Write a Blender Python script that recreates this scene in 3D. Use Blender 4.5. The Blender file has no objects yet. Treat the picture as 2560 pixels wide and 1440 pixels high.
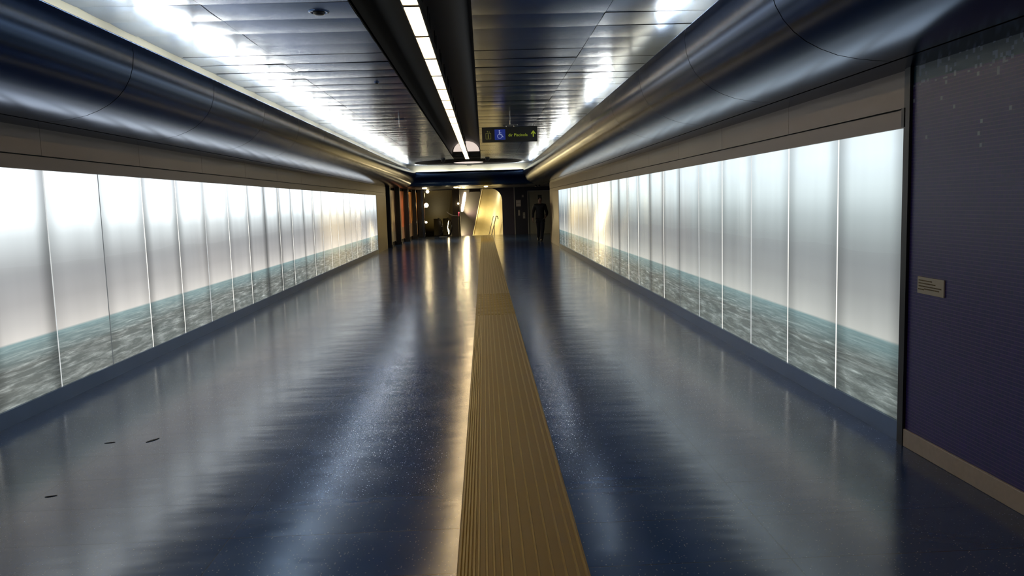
import bpy, bmesh, math, random
from mathutils import Matrix, Vector
random.seed(7)
S = 1.55                       # camera height in metres; lengths below are in camera heights (z = 0 at the lens, floor at -1)
XL, XR = -2.3166, 1.6386       # the two lit walls
C = -0.339                     # centre line of the corridor
ZC = 1.028                     # ceiling
YE = 20.9                      # far lip of the ceiling cove
YB = -3.0                      # how far the corridor runs on behind the camera
col = bpy.context.scene.collection
sc = bpy.context.scene
R_ = math.radians

# ---------------------------------------------------------------- camera, world, exposure
cam_d = bpy.data.cameras.new('camera'); cam = bpy.data.objects.new('camera', cam_d); col.objects.link(cam)
yaw, pitch, roll, fpx = 0.03224, 0.10707, 0.02983, 1984.4
F = Vector((math.sin(yaw)*math.cos(pitch), math.cos(yaw)*math.cos(pitch), -math.sin(pitch)))
R0 = Vector((math.cos(yaw), -math.sin(yaw), 0)); U0 = R0.cross(F)
Rv = math.cos(roll)*R0 - math.sin(roll)*U0; Uv = math.sin(roll)*R0 + math.cos(roll)*U0
m = Matrix((Rv, Uv, -F)).transposed().to_4x4(); m.translation = Vector((0, 0, S)); cam.matrix_world = m
cam_d.sensor_width = 36; cam_d.lens = fpx/2560*36; cam_d.clip_start = 0.05; cam_d.clip_end = 200
sc.camera = cam
w = bpy.data.worlds.new('world'); sc.world = w; w.use_nodes = True
w.node_tree.nodes['Background'].inputs[0].default_value = (0.01, 0.013, 0.02, 1)
w.node_tree.nodes['Background'].inputs[1].default_value = 0.0
sc.view_settings.view_transform = 'Standard'; sc.view_settings.look = 'None'
sc.view_settings.exposure = 0.0; sc.view_settings.gamma = 1.0; sc.view_settings.use_curve_mapping = False
sc.cycles.max_bounces = 10; sc.cycles.glossy_bounces = 6; sc.cycles.diffuse_bounces = 4
sc.cycles.sample_clamp_indirect = 12.0
sc.cycles.use_denoising = True

# ---------------------------------------------------------------- mesh helpers
def hp(x, y, z): return (x*S, y*S, (z+1)*S)
class MB:
    """collects geometry; u=True takes camera-height units, u=False takes metres (floor at 0)"""
    def __init__(s, u=True): s.v = []; s.f = []; s.mi = []; s.uv = {}; s.u = u; s.cm = 0
    def p(s, x, y, z):
        s.v.append(hp(x, y, z) if s.u else (x, y, z)); return len(s.v)-1
    def face(s, idx): s.f.append(tuple(idx)); s.mi.append(s.cm)
    def quad(s, a, b, c, d): s.face([s.p(*a), s.p(*b), s.p(*c), s.p(*d)])
    def box(s, x0, x1, y0, y1, z0, z1):
        i = [s.p(x, y, z) for z in (z0, z1) for y in (y0, y1) for x in (x0, x1)]
        for q in ((0,2,3,1), (4,5,7,6), (0,1,5,4), (2,6,7,3), (0,4,6,2), (1,3,7,5)): s.face([i[k] for k in q])
    def tube(s, path, r, n=10, caps=True):
        rings = []
        P = [Vector(q) for q in path]
        for k, q in enumerate(P):
            t = (P[min(k+1, len(P)-1)]-P[max(k-1, 0)]).normalized()
            a = t.cross(Vector((0, 0, 1)))
            if a.length < 1e-3: a = t.cross(Vector((0, 1, 0)))
            a.normalize(); b = t.cross(a)
            rr = r[k] if isinstance(r, (list, tuple)) else r
            rings.append([s.p(*(q + a*math.cos(2*math.pi*j/n)*rr + b*math.sin(2*math.pi*j/n)*rr)) for j in range(n)])
        for k in range(len(rings)-1):
            for j in range(n): s.face([rings[k][j], rings[k][(j+1) % n], rings[k+1][(j+1) % n], rings[k+1][j]])
        if caps: s.face(rings[0][::-1]); s.face(rings[-1])
    def lathe(s, cx, cy, prof, n=32):
        rings = [[s.p(cx+r*math.cos(2*math.pi*j/n), cy+r*math.sin(2*math.pi*j/n), z) for j in range(n)] for r, z in prof]
        for k in range(len(rings)-1):
            for j in range(n): s.face([rings[k][j], rings[k][(j+1) % n], rings[k+1][(j+1) % n], rings[k+1][j]])
        s.face(rings[0][::-1]); s.face(rings[-1])
    def strip(s, A, B):
        a = [s.p(*q) for q in A]; b = [s.p(*q) for q in B]
        for k in range(len(a)-1): s.face([a[k], a[k+1], b[k+1], b[k]])
    def prism(s, poly, d):
        """poly: closed list of points, d: offset vector"""
        a = [s.p(*q) for q in poly]; b = [s.p(q[0]+d[0], q[1]+d[1], q[2]+d[2]) for q in poly]; n = len(a)
        s.face(a); s.face(b[::-1])
        for k in range(n): s.face([a[k], b[k], b[(k+1) % n], a[(k+1) % n]])
    def build(s, name, mats, parent=None, smooth=False, bevel=0, recalc=True):
        loc = Vector(parent.matrix_world.translation) if parent else Vector((0, 0, 0))
        pp = parent
        if parent: loc = world_loc(parent)
        me = bpy.data.meshes.new(name)
        me.from_pydata([tuple(Vector(v)-loc) for v in s.v], [], s.f)
        if not isinstance(mats, (list, tuple)): mats = [mats]
        for mt in mats: me.materials.append(mt)
        me.polygons.foreach_set('material_index', s.mi)
        if recalc:
            b = bmesh.new(); b.from_mesh(me); bmesh.ops.recalc_face_normals(b, faces=b.faces); b.to_mesh(me); b.free()
        if smooth: me.polygons.foreach_set('use_smooth', [True]*len(me.polygons))
        me.update()
        o = bpy.data.objects.new(name, me); col.objects.link(o)
        if parent: o.parent = parent
        if bevel:
            md = o.modifiers.new('bevel', 'BEVEL'); md.width = bevel; md.segments = 2; md.limit_method = 'ANGLE'
        return o
def build_each(b, name, mat, parent, **kw):
    """one object per separate piece of geometry"""
    par = list(range(len(b.v)))
    def find(i):
        while par[i] != i: par[i] = par[par[i]]; i = par[i]
        return i
    for f in b.f:
        for q in f[1:]: par[find(q)] = find(f[0])
    groups = {}
    for f in b.f: groups.setdefault(find(f[0]), []).append(f)
    out = []
    for fs in groups.values():
        c = MB(False); ids = {}
        for f in fs:
            for q in f:
                if q not in ids: ids[q] = c.p(*b.v[q])
            c.face([ids[q] for q in f])
        out.append(c.build(name, mat, parent, **kw))
    return out
def world_loc(o):
    l = Vector(o.location)
    while o.parent: o = o.parent; l += Vector(o.location)
    return l
def empty(name, loc, label, cat, group=None):
    o = bpy.data.objects.new(name, None); col.objects.link(o); o.location = loc; o.empty_display_size = .1
    return tag(o, label, cat, group)
def tag(o, label, cat, group=None):
    o['label'] = label; o['category'] = cat
    if group: o['group'] = group
    return o
def struct(o, label=None):
    o['kind'] = 'structure'
    if label: o['label'] = label
    return o
def dup(root, loc, label, group):
    r = root.copy(); col.objects.link(r); r.location = loc; r['label'] = label; r['group'] = group
    for ch in root.children:
        c = ch.copy(); col.objects.link(c); c.parent = r
        for g in ch.children:
            d = g.copy(); col.objects.link(d); d.parent = c
    return r
ORD = ['first', 'second', 'third', 'fourth', 'fifth', 'sixth', 'seventh', 'eighth', 'ninth', 'tenth', 'eleventh', 'twelfth', 'thirteenth', 'fourteenth', 'fifteenth',
       'sixteenth', 'seventeenth', 'eighteenth', 'nineteenth', 'twentieth', 'twenty-first', 'twenty-second', 'twenty-third', 'twenty-fourth', 'twenty-fifth', 'twenty-sixth']

# ---------------------------------------------------------------- materials
class NT:
    def __init__(s, name):
        s.m = bpy.data.materials.new(name); s.m.use_nodes = True; s.t = s.m.node_tree; s.t.nodes.clear()
        s.out = s.t.nodes.new('ShaderNodeOutputMaterial')
    def n(s, typ, **kw):
        nd = s.t.nodes.new(typ)
        for k, v in kw.items():
            if k.startswith('i_'):
                key = k[2:]; key = int(key) if key.isdigit() else key.replace('_', ' ')
                if isinstance(v, bpy.types.NodeSocket): s.t.links.new(v, nd.inputs[key])
                else: nd.inputs[key].default_value = v
            else: setattr(nd, k, v)
        return nd
    def math(s, op, a, b=0.0, c=None, clamp=False):
        nd = s.t.nodes.new('ShaderNodeMath'); nd.operation = op; nd.use_clamp = clamp
        for k, v in enumerate((a, b) if c is None else (a, b, c)):
            if isinstance(v, bpy.types.NodeSocket): s.t.links.new(v, nd.inputs[k])
            else: nd.inputs[k].default_value = v
        return nd.outputs[0]
    def mix(s, f, a, b, typ='MIX'):
        nd = s.t.nodes.new('ShaderNodeMix'); nd.data_type = 'RGBA'; nd.blend_type = typ
        for k, v in ((0, f), (6, a), (7, b)):
            if isinstance(v, bpy.types.NodeSocket): s.t.links.new(v, nd.inputs[k])
            else: nd.inputs[k].default_value = v if k == 0 else (*v, 1) if len(v) == 3 else v
        return nd.outputs[2]
    def ramp(s, fac, stops, interp='LINEAR'):
        nd = s.t.nodes.new('ShaderNodeValToRGB'); cr = nd.color_ramp; cr.interpolation = interp
        while len(cr.elements) < len(stops): cr.elements.new(0.5)
        for e, (p, c) in zip(cr.elements, stops):
            e.position = p; e.color = (*c, 1) if isinstance(c, (tuple, list)) else (c, c, c, 1)
        s.t.links.new(fac, nd.inputs[0]); return nd.outputs[0]
    def link(s, a, b): s.t.links.new(a, b)
    def done(s, sh): s.link(sh, s.out.inputs[0]); return s.m

def pm(name, color, rough=0.5, metal=0.0, emit=None, strength=0.0, bump=0.0, bscale=20.0, vary=0.0, bstretch=(1, 1, 1), spec=0.5, rvary=0.0):
    t = NT(name)
    b = t.n('ShaderNodeBsdfPrincipled', i_Roughness=rough, i_Metallic=metal)
    b.inputs['Base Color'].default_value = (*color, 1); b.inputs['Specular IOR Level'].default_value = spec
    if emit: b.inputs['Emission Color'].default_value = (*emit, 1); b.inputs['Emission Strength'].default_value = strength
    if bump or vary or rvary:
        g = t.n('ShaderNodeNewGeometry'); mp = t.n('ShaderNodeMapping', i_Vector=g.outputs['Position']); mp.inputs['Scale'].default_value = bstretch
        nz = t.n('ShaderNodeTexNoise', i_Vector=mp.outputs[0], i_Scale=bscale, i_Detail=3.0)
        if bump:
            bp = t.n('ShaderNodeBump', i_Strength=bump, i_Distance=0.01, i_Height=nz.outputs[0]); t.link(bp.outputs[0], b.inputs['Normal'])
        if vary:
            t.link(t.mix(nz.outputs[0], tuple(c*(1-vary) for c in color), tuple(min(1, c*(1+vary)) for c in color)), b.inputs['Base Color'])
        if rvary:
            t.link(t.math('ADD', rough-rvary/2, t.math('MULTIPLY', nz.outputs[0], rvary)), b.inputs['Roughness'])
    return t.done(b.outputs[0])

def mat_floor():
    t = NT('blue speckled rubber floor')
    g = t.n('ShaderNodeNewGeometry'); pos = g.outputs['Position']
    b = t.n('ShaderNodeBsdfPrincipled', i_IOR=1.72); b.inputs['Specular IOR Level'].default_value = 0.5
    base = t.mix(t.n('ShaderNodeTexNoise', i_Vector=pos, i_Scale=1.3, i_Detail=4.0).outputs[0], (0.017, 0.050, 0.150), (0.028, 0.070, 0.195))
    vo = t.n('ShaderNodeTexVoronoi', i_Vector=pos, i_Scale=74.0)
    sp = t.math('LESS_THAN', vo.outputs['Distance'], 0.20)
    rnd = t.math('GREATER_THAN', t.n('ShaderNodeSeparateColor', i_0=vo.outputs['Color']).outputs[0], 0.72)
    base = t.mix(t.math('MULTIPLY', t.math('MULTIPLY', sp, rnd), 0.75), base, (0.42, 0.46, 0.52))
    br = t.n('ShaderNodeTexBrick', i_Vector=t.n('ShaderNodeMapping', i_Vector=pos, i_Location=(0.0, 0.04, 0), i_Rotation=(0, 0, 0)).outputs[0])
    br.offset = 0.0; br.inputs['Scale'].default_value = 1.0; br.inputs['Brick Width'].default_value = 0.815*S; br.inputs['Row Height'].default_value = 0.30*S
    br.inputs['Mortar Size'].default_value = 0.003; br.inputs['Color1'].default_value = (1, 1, 1, 1); br.inputs['Color2'].default_value = (.86, .86, .86, 1); br.inputs['Mortar'].default_value = (0.25, 0.25, 0.25, 1)
    t.link(t.mix(1.0, base, br.outputs['Color'], 'MULTIPLY'), b.inputs['Base Color'])
    n1 = t.n('ShaderNodeTexNoise', i_Vector=pos, i_Scale=2.2, i_Detail=5.0, i_Roughness=0.6)
    t.link(t.math('ADD', 0.12, t.math('MULTIPLY', n1.outputs[0], 0.13)), b.inputs['Roughness'])
    mp = t.n('ShaderNodeMapping', i_Vector=pos); mp.inputs['Scale'].default_value = (1.0, 3.0, 1)
    n2 = t.n('ShaderNodeTexNoise', i_Vector=mp.outputs[0], i_Scale=1.4, i_Detail=2.0)
    h = t.math('ADD', t.math('MULTIPLY', n2.outputs[0], 1.0), t.math('MULTIPLY', br.outputs['Fac'], -0.12))
    bp = t.n('ShaderNodeBump', i_Strength=0.22, i_Distance=0.012, i_Height=h)
    n3 = t.n('ShaderNodeTexNoise', i_Vector=pos, i_Scale=190.0, i_Detail=1.0)
    bp2 = t.n('ShaderNodeBump', i_Strength=0.04, i_Distance=0.001, i_Height=n3.outputs[0], i_Normal=bp.outputs[0])
    t.link(bp2.outputs[0], b.inputs['Normal'])
    return t.done(b.outputs[0])

def mat_mosaic(name, c1, c2, upper=True):
    t = NT(name)
    g = t.n('ShaderNodeNewGeometry'); sx = t.n('ShaderNodeSeparateXYZ', i_0=g.outputs['Position'])
    ax = t.math('ADD', sx.outputs[0], sx.outputs[1])
    v = t.n('ShaderNodeCombineXYZ', i_0=ax, i_1=sx.outputs[2], i_2=0.0).outputs[0]
    br = t.n('ShaderNodeTexBrick', i_Vector=v); br.offset = 0.0; br.inputs['Scale'].default_value = 1.0
    br.inputs['Brick Width'].default_value = 0.020; br.inputs['Row Height'].default_value = 0.020; br.inputs['Mortar Size'].default_value = 0.0009
    br.inputs['Color1'].default_value = (*c1, 1); br.inputs['Color2'].default_value = (*c2, 1)
    br.inputs['Mortar'].default_value = (0.045, 0.035, 0.08, 1)
    fr_ = t.math('FRACT', t.math('DIVIDE', sx.outputs[2], 0.020))
    colr = t.mix(t.math('GREATER_THAN', fr_, 0.84), br.outputs['Color'], (0.12, 0.08, 0.19))
    if upper:
        # scattered pale glass tiles that thicken into a teal band along the top course
        sn = t.n('ShaderNodeVectorMath', operation='SNAP', i_0=v, i_1=(0.020, 0.020, 1.0))
        wn = t.n('ShaderNodeTexWhiteNoise', i_Vector=sn.outputs[0]); wn.noise_dimensions = '3D'
        h = t.n('ShaderNodeMapRange', i_Value=sx.outputs[2]); h.inputs[1].default_value = 1.75; h.inputs[2].default_value = 2.32; h.inputs[3].default_value = 0.0; h.inputs[4].default_value = 0.10
        h2 = t.math('MULTIPLY', t.math('GREATER_THAN', sx.outputs[2], 2.15), 0.14)
        pale = t.math('LESS_THAN', wn.outputs['Value'], t.math('ADD', t.math('MULTIPLY', h.outputs[0], 0.4), h2))
        band = t.math('GREATER_THAN', sx.outputs[2], 2.17)
        colr = t.mix(band, colr, (0.018, 0.055, 0.07))
        colr = t.mix(t.math('MULTIPLY', pale, 0.8), colr, (0.30, 0.34, 0.42))
    nz = t.n('ShaderNodeTexNoise', i_Vector=v, i_Scale=0.9)
    b = t.n('ShaderNodeBsdfPrincipled', i_Roughness=0.34, i_IOR=1.47); b.inputs['Specular IOR Level'].default_value = 0.6
    t.link(t.mix(nz.outputs[0], colr, t.mix(1.0, colr, (0.75, 0.95, 1.1), 'MULTIPLY')), b.inputs['Base Color'])
    bp = t.n('ShaderNodeBump', i_Strength=0.3, i_Distance=0.002, i_Height=t.math('SUBTRACT', 1.0, br.outputs['Fac'])); t.link(bp.outputs[0], b.inputs['Normal'])
    return t.done(b.outputs[0])

def mat_sea(name, strength, hot):
    t = NT(name)
    g = t.n('ShaderNodeNewGeometry'); sx = t.n('ShaderNodeSeparateXYZ', i_0=g.outputs['Position']); y, z = sx.outputs[1], sx.outputs[2]
    uv = t.n('ShaderNodeSeparateXYZ', i_0=t.n('ShaderNodeUVMap').outputs[0]); u = uv.outputs[0]; v = uv.outputs[1]
    rnd = t.n('ShaderNodeObjectInfo').outputs['Random']
    # printed sky, fading from pale cloud to a grey band and a warm glow on the horizon
    sky = t.ramp(v, [(0.0, (.6, .6, .57)), (.262, (.72, .69, .64)), (.33, (.56, .545, .52)), (.42, (.41, .405, .40)), (.52, (.345, .352, .36)), (.60, (.355, .375, .382)), (.70, (.44, .48, .49)),
                     (.82, (.66, .72, .74)), (.93, (.80, .87, .92)), (1.0, (.84, .90, .95))])
    hn = t.n('ShaderNodeTexNoise', i_Vector=t.n('ShaderNodeCombineXYZ', i_0=t.math('MULTIPLY', y, .5), i_1=0.0, i_2=0.0).outputs[0], i_Scale=1.2, i_Detail=3.0)
    refl_edge = t.math('ADD', 0.575, t.math('MULTIPLY', t.math('SUBTRACT', hn.outputs[0], .5), .10))
    refl_band = t.math('SMOOTHSTEP' if False else 'LESS_THAN', v, refl_edge)
    sky = t.mix(t.math('MULTIPLY', refl_band, 0.10), sky, (.20, .19, .19))  # reflection of the opposite panels put into the print as a darker stepped band
    # sea: ridged, stretched waves that get finer towards the horizon
    d = t.math('SUBTRACT', .266, v)
    ld = t.math('LOGARITHM', t.math('ADD', t.math('MAXIMUM', d, 0.0), 0.05), 2.718)
    wx = t.math('MULTIPLY', y, 1.25)
    vec = t.n('ShaderNodeCombineXYZ', i_0=wx, i_1=t.math('MULTIPLY', ld, -4.6), i_2=0.0).outputs[0]
    dn = t.n('ShaderNodeTexNoise', i_Vector=vec, i_Scale=1.3, i_Detail=3.0)
    vec2 = t.n('ShaderNodeVectorMath', operation='ADD', i_0=vec, i_1=t.n('ShaderNodeVectorMath', operation='SCALE', i_0=dn.outputs['Color'], i_Scale=0.55).outputs[0]).outputs[0]
    w1 = t.n('ShaderNodeTexNoise', i_Vector=vec2, i_Scale=2.6, i_Detail=7.0, i_Roughness=0.6); w1.noise_type = 'RIDGED_MULTIFRACTAL'
    w2 = t.n('ShaderNodeTexNoise', i_Vector=vec2, i_Scale=2.4, i_Detail=7.0, i_Roughness=0.68)
    wv = t.math('ADD', t.math('MULTIPLY', w1.outputs[0], 0.22), t.math('MULTIPLY', w2.outputs[0], 0.80))
    near = t.ramp(wv, [(.36, (.11, .135, .13)), (.48, (.24, .275, .265)), (.57, (.45, .50, .48)), (.67, (.84, .89, .87))])
    far = t.ramp(wv, [(.3, (.20, .33, .35)), (.7, (.36, .50, .50))])
    fd = t.n('ShaderNodeMapRange', i_Value=d); fd.inputs[1].default_value = 0.0; fd.inputs[2].default_value = 0.11
    sea = t.mix(fd.outputs[0], far, near)
    bn = t.n('ShaderNodeTexNoise', i_Vector=vec, i_Scale=.5)
    sea = t.mix(t.math('MULTIPLY', bn.outputs[0], .35), sea, (.20, .165, .13))
    m_sea = t.n('ShaderNodeMapRange', i_Value=d); m_sea.inputs[1].default_value = -0.004; m_sea.inputs[2].default_value = 0.006
    colr = t.mix(m_sea.outputs[0], sky, sea)
    # lamp layout behind the glass: bright in the middle of a bay, weaker at the joints
    e = t.math('MINIMUM', u, t.math('SUBTRACT', 1.0, u))
    ef = t.n('ShaderNodeMapRange', i_Value=e); ef.interpolation_type = 'SMOOTHSTEP'; ef.inputs[1].default_value = 0.0; ef.inputs[2].default_value = 0.24
    amt = t.math('ADD', 0.12, t.math('MULTIPLY', t.math('POWER', rnd, 1.5), 0.55))
    fall = t.math('SUBTRACT', 1.0, t.math('MULTIPLY', amt, t.math('SUBTRACT', 1.0, ef.outputs[0])))
    st = t.n('ShaderNodeTexNoise', i_Vector=t.n('ShaderNodeCombineXYZ', i_0=t.math('MULTIPLY', y, 3.0), i_1=t.math('MULTIPLY', z, .5), i_2=rnd).outputs[0], i_Scale=1.0, i_Detail=2.0)
    stf = t.math('ADD', 0.84, t.math('MULTIPLY', st.outputs[0], 0.32))
    lobe = t.ramp(v, [(0.0, .0), (.55, .0), (.78, 1.0), (.93, .9), (1.0, .7)])
    lob = t.math('ADD', 1.0, t.math('MULTIPLY', t.math('MULTIPLY', lobe, hot), t.math('ADD', .4, t.math('MULTIPLY', ef.outputs[0], .6))))
    k = t.math('MULTIPLY', t.math('MULTIPLY', fall, stf), lob)
    tot = t.math('MULTIPLY', k, strength)
    em = t.n('ShaderNodeEmission', i_Color=colr, i_Strength=tot)
    # glass front with a faint vertical grain
    bpn = t.n('ShaderNodeTexNoise', i_Vector=t.n('ShaderNodeCombineXYZ', i_0=t.math('MULTIPLY', y, 9.0), i_1=t.math('MULTIPLY', z, .25), i_2=0.0).outputs[0], i_Scale=1.0, i_Detail=2.0)
    bp = t.n('ShaderNodeBump', i_Strength=0.25, i_Distance=0.0015, i_Height=bpn.outputs[0])
    gl = t.n('ShaderNodeBsdfAnisotropic', i_Roughness=0.14, i_Anisotropy=0.8, i_Normal=bp.outputs[0]); gl.inputs['Color'].default_value = (1, 1, 1, 1)
    gl.distribution = 'GGX'
    t.link(t.n('ShaderNodeCombineXYZ', i_0=0.0, i_1=1.0, i_2=0.0).outputs[0], gl.inputs['Tangent'])
    fr = t.n('ShaderNodeFresnel', i_IOR=1.5)
    df = t.n('ShaderNodeBsdfDiffuse'); df.inputs[0].default_value = (.03, .035, .04, 1)
    if hot < .5: t.link(t.mix(1.0, colr, (.93, 1.0, 1.0), 'MULTIPLY'), em.inputs['Color'])
    mx = t.n('ShaderNodeMixShader', i_0=fr.outputs[0], i_1=df.outputs[0], i_2=gl.outputs[0])
    ad = t.n('ShaderNodeAddShader', i_0=mx.outputs[0], i_1=em.outputs[0])
    return t.done(ad.outputs[0])

def mat_metal(name, color, rough, vary=0.08, nscale=(1, 1, 1), scale=3.0, bump=0.0, metal=1.0, aniso=0.0):
    t = NT(name)
    g = t.n('ShaderNodeNewGeometry'); mp = t.n('ShaderNodeMapping', i_Vector=g.outputs['Position']); mp.inputs['Scale'].default_value = nscale
    nz = t.n('ShaderNodeTexNoise', i_Vector=mp.outputs[0], i_Scale=scale, i_Detail=4.0)
    b = t.n('ShaderNodeBsdfPrincipled', i_Metallic=metal)
    t.link(t.math('ADD', rough-vary/2, t.math('MULTIPLY', nz.outputs[0], vary)), b.inputs['Roughness'])
    t.link(t.mix(nz.outputs[0], tuple(c*.88 for c in color), tuple(min(1, c*1.1) for c in color)), b.inputs['Base Color'])
    if aniso:
        b.inputs['Anisotropic'].default_value = aniso
    if bump:
        bp = t.n('ShaderNodeBump', i_Strength=bump, i_Distance=0.004, i_Height=nz.outputs[0]); t.link(bp.outputs[0], b.inputs['Normal'])
    return t.done(b.outputs[0])

M = {}
M['floor'] = mat_floor()
M['mosaic'] = mat_mosaic('violet blue glass mosaic', (0.044, 0.022, 0.155), (0.018, 0.019, 0.12))
M['mosaic_dark'] = mat_mosaic('dark maroon mosaic', (0.018, 0.010, 0.018), (0.010, 0.008, 0.018), False)
M['navy'] = pm('dark navy wall panel', (0.016, 0.020, 0.045), 0.4)
M['ceiling'] = mat_metal('satin blue grey ceiling metal', (0.125, 0.205, 0.385), 0.235, 0.04, (1, 6, 1), 1.2, 0.12)
M['cornice'] = mat_metal('satin navy metal cornice', (0.048, 0.080, 0.158), 0.20, 0.05)
M['clad'] = mat_metal('satin grey metal cladding', (0.135, 0.114, 0.102), 0.37, 0.06, (1, .4, 1), 3.0)
M['base'] = mat_metal('blue grey metal plinth', (0.20, 0.27, 0.40), 0.38, 0.06)
M['groove'] = pm('black joint', (0.004, 0.004, 0.006), 0.8)
M['upstand'] = pm('cream painted cove board', (0.25, 0.24, 0.195), 0.6)
M['cove'] = pm('white painted cove', (0.3, 0.3, 0.28), 0.6)
M['vault'] = pm('dark brown painted vault', (0.045, 0.036, 0.027), 0.6, bump=0.1, bscale=3)
M['disc'] = pm('matt black board', (0.008, 0.008, 0.009), 0.9, spec=0.05)
M['black'] = pm('black painted metal', (0.010, 0.010, 0.012), 0.4)
M['stone'] = pm('beige stone skirting', (0.42, 0.36, 0.29), 0.45, vary=0.15, bscale=30)
M['tact'] = pm('ochre rubber guide strip', (0.20, 0.125, 0.018), 0.5, vary=0.15, bscale=8, rvary=.1)
M['tact2'] = pm('ochre rubber rib', (0.30, 0.195, 0.03), 0.42)
M['steel'] = mat_metal('brushed steel', (0.55, 0.55, 0.54), 0.20)
M['trim'] = pm('grey painted steel trim', (0.36, 0.37, 0.36), 0.4, metal=.3)
M['door'] = pm('grey green door panel', (0.28, 0.29, 0.24), 0.45)
M['gold'] = pm('ochre plaster vault wall', (0.78, 0.68, 0.40), 0.33, vary=.12, bscale=3)
M['purple'] = pm('violet mosaic vault lining', (0.034, 0.024, 0.040), 0.6, vary=.2, bscale=40)
M['olive'] = pm('dark olive vault wall', (0.13, 0.105, 0.045), 0.5, vary=.15, bscale=6)
M['lampwarm'] = pm('warm lamp glass', (0.8, 0.8, 0.7), 0.4, emit=(1, .80, .44), strength=11.0)
M['rowlamp'] = pm('warm diffuser', (0.8, 0.8, 0.7), 0.4, emit=(1, .72, .37), strength=11.0)
M['covelamp'] = pm('fluorescent glass', (0.9, 0.9, 0.85), 0.4, emit=(1, .97, .84), strength=52.0)
M['covelamp_dim'] = pm('ageing fluorescent glass', (0.9, 0.9, 0.8), 0.4, emit=(1, .88, .60), strength=6.0)
M['dome'] = pm('glowing pinkish white surface', (0.8, 0.75, 0.72), 0.5, emit=(1, .84, .74), strength=.78)
M['plate'] = pm('cream plastic plate', (0.46, 0.43, 0.33), 0.5)
M['ink'] = pm('brown print', (0.15, 0.11, 0.05), 0.6)
M['paper'] = pm('white paper notice', (0.62, 0.62, 0.62), 0.6)
M['white'] = pm('off white plastic', (0.5, 0.5, 0.48), 0.4)
M['red'] = pm('red indicator lens', (0.5, .02, .03), 0.3, emit=(1, .12, .16), strength=1.5)
M['signface'] = pm('black sign face', (0.012, 0.013, 0.010), 0.35)
M['signblue'] = pm('blue sign square', (0.015, 0.035, 0.26), 0.35, emit=(.02, .05, .4), strength=.25)
M['signyellow'] = pm('yellow green lettering', (0.42, 0.52, 0.04), 0.4, emit=(.42, .52, .03), strength=.28)
M['signwhite'] = pm('pale blue pictogram', (0.5, 0.55, 0.7), 0.4, emit=(.4, .45, .7), strength=.35)
M['signdim'] = pm('dull yellow pictogram', (0.22, 0.22, 0.06), 0.4, emit=(.2, .2, .04), strength=.2)
M['sea_l'] = mat_sea('backlit sea print of left wall', 1.12, 0.75)
M['sea_r'] = mat_sea('backlit sea print of right wall', .87, 0.35)
M['edge_on'] = pm('bright glass edge', (.7, .7, .65), 0.3, emit=(1, .99, .90), strength=1.25)
M['edge_mid'] = pm('half lit glass edge', (.5, .5, .5), 0.3, emit=(.9, .95, .95), strength=.7)
M['edge_off'] = pm('dark glass edge', (.05, .06, .06), 0.3, emit=(.3, .34, .36), strength=.3)
M['litter'] = pm('dark litter', (0.02, 0.018, 0.012), 0.7)

# ---------------------------------------------------------------- cornice profile: distance from centre line, height
PROF = [(1.42, .80), (1.412, .854), (1.404, .862), (1.397, .854), (1.392, .80), (1.400, .735), (1.418, .68), (1.447, .63), (1.485, .588), (1.53, .553), (1.585, .524),
        (1.65, .500), (1.72, .486), (1.785, .478), (1.85, .474)]
def cornice_side(name, sgn, y_first):
    b = MB(); mit = lambda d: YE + (d-1.40)
    joints = [YB]; k = y_first
    while k < YE-.3:
        if k > YB+.1: joints.append(k)
        k += 1.2
    g = .0035
    for i, y0 in enumerate(joints):
        last = i == len(joints)-1
        A = [(C+sgn*d, y0+g, z) for d, z in PROF]
        B = [(C+sgn*d, (mit(d) if last else joints[i+1]-g), z) for d, z in PROF]
        b.strip(A, B)
    b.cm = 1
    off = [(d+.006, z+.004) for d, z in PROF]
    b.strip([(C+sgn*d, YB, z) for d, z in off], [(C+sgn*d, mit(d)-.02, z) for d, z in off])
    # flat soffit back to the wall plane, a little below a black joint
    b.cm = 0
    o2 = MB(); o2.strip([(C+sgn*1.857, YB, .472), (C+sgn*1.985, YB, .459)], [(C+sgn*1.857, mit(1.86), .472), (C+sgn*1.985, mit(1.99), .459)])
    o2.cm = 1; o2.strip([(C+sgn*1.84, YB, .480), (C+sgn*1.90, YB, .480)], [(C+sgn*1.84, mit(1.84), .480), (C+sgn*1.90, mit(1.9), .480)])
    struct(o2.build('trim_11' if sgn < 0 else 'trim_12', [M['cornice'], M['groove']], recalc=False))
    o = b.build(name, [M['cornice'], M['groove']], smooth=True, recalc=False)
    return struct(o)
cornice_side('trim_1', -1, 2.95); cornice_side('trim_2', 1, 2.93)
b = MB()
b.strip([(C-d, YE+(d-1.40), z) for d, z in PROF], [(C+d, YE+(d-1.40), z) for d, z in PROF])
b.strip([(C-1.85, YE+.45, .474), (C-1.85, YE+.60, .476)], [(C+1.85, YE+.45, .474), (C+1.85, YE+.60, .476)])
struct(b.build('trim_3', M['cornice'], smooth=True, recalc=False))

# cove behind the lips: upstand board and cove shelf
b = MB()
for s in (-1, 1):
    b.box(*sorted((C+s*1.654, C+s*1.70)), YB, YE+.234+.05, .79, ZC+.03)
b.box(C-1.70, C+1.70, YE+.234, YE+.28, .79, ZC+.03)
struct(b.build('trim_4', M['upstand']))
b = MB()
for s in (-1, 1): b.box(*sorted((C+s*1.41, C+s*1.66)), YB, YE+.25, .78, .80)
b.box(C-1.41, C+1.41, YE+.01, YE+.24, .78, .80)
struct(b.build('trim_5', M['cove']))

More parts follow.
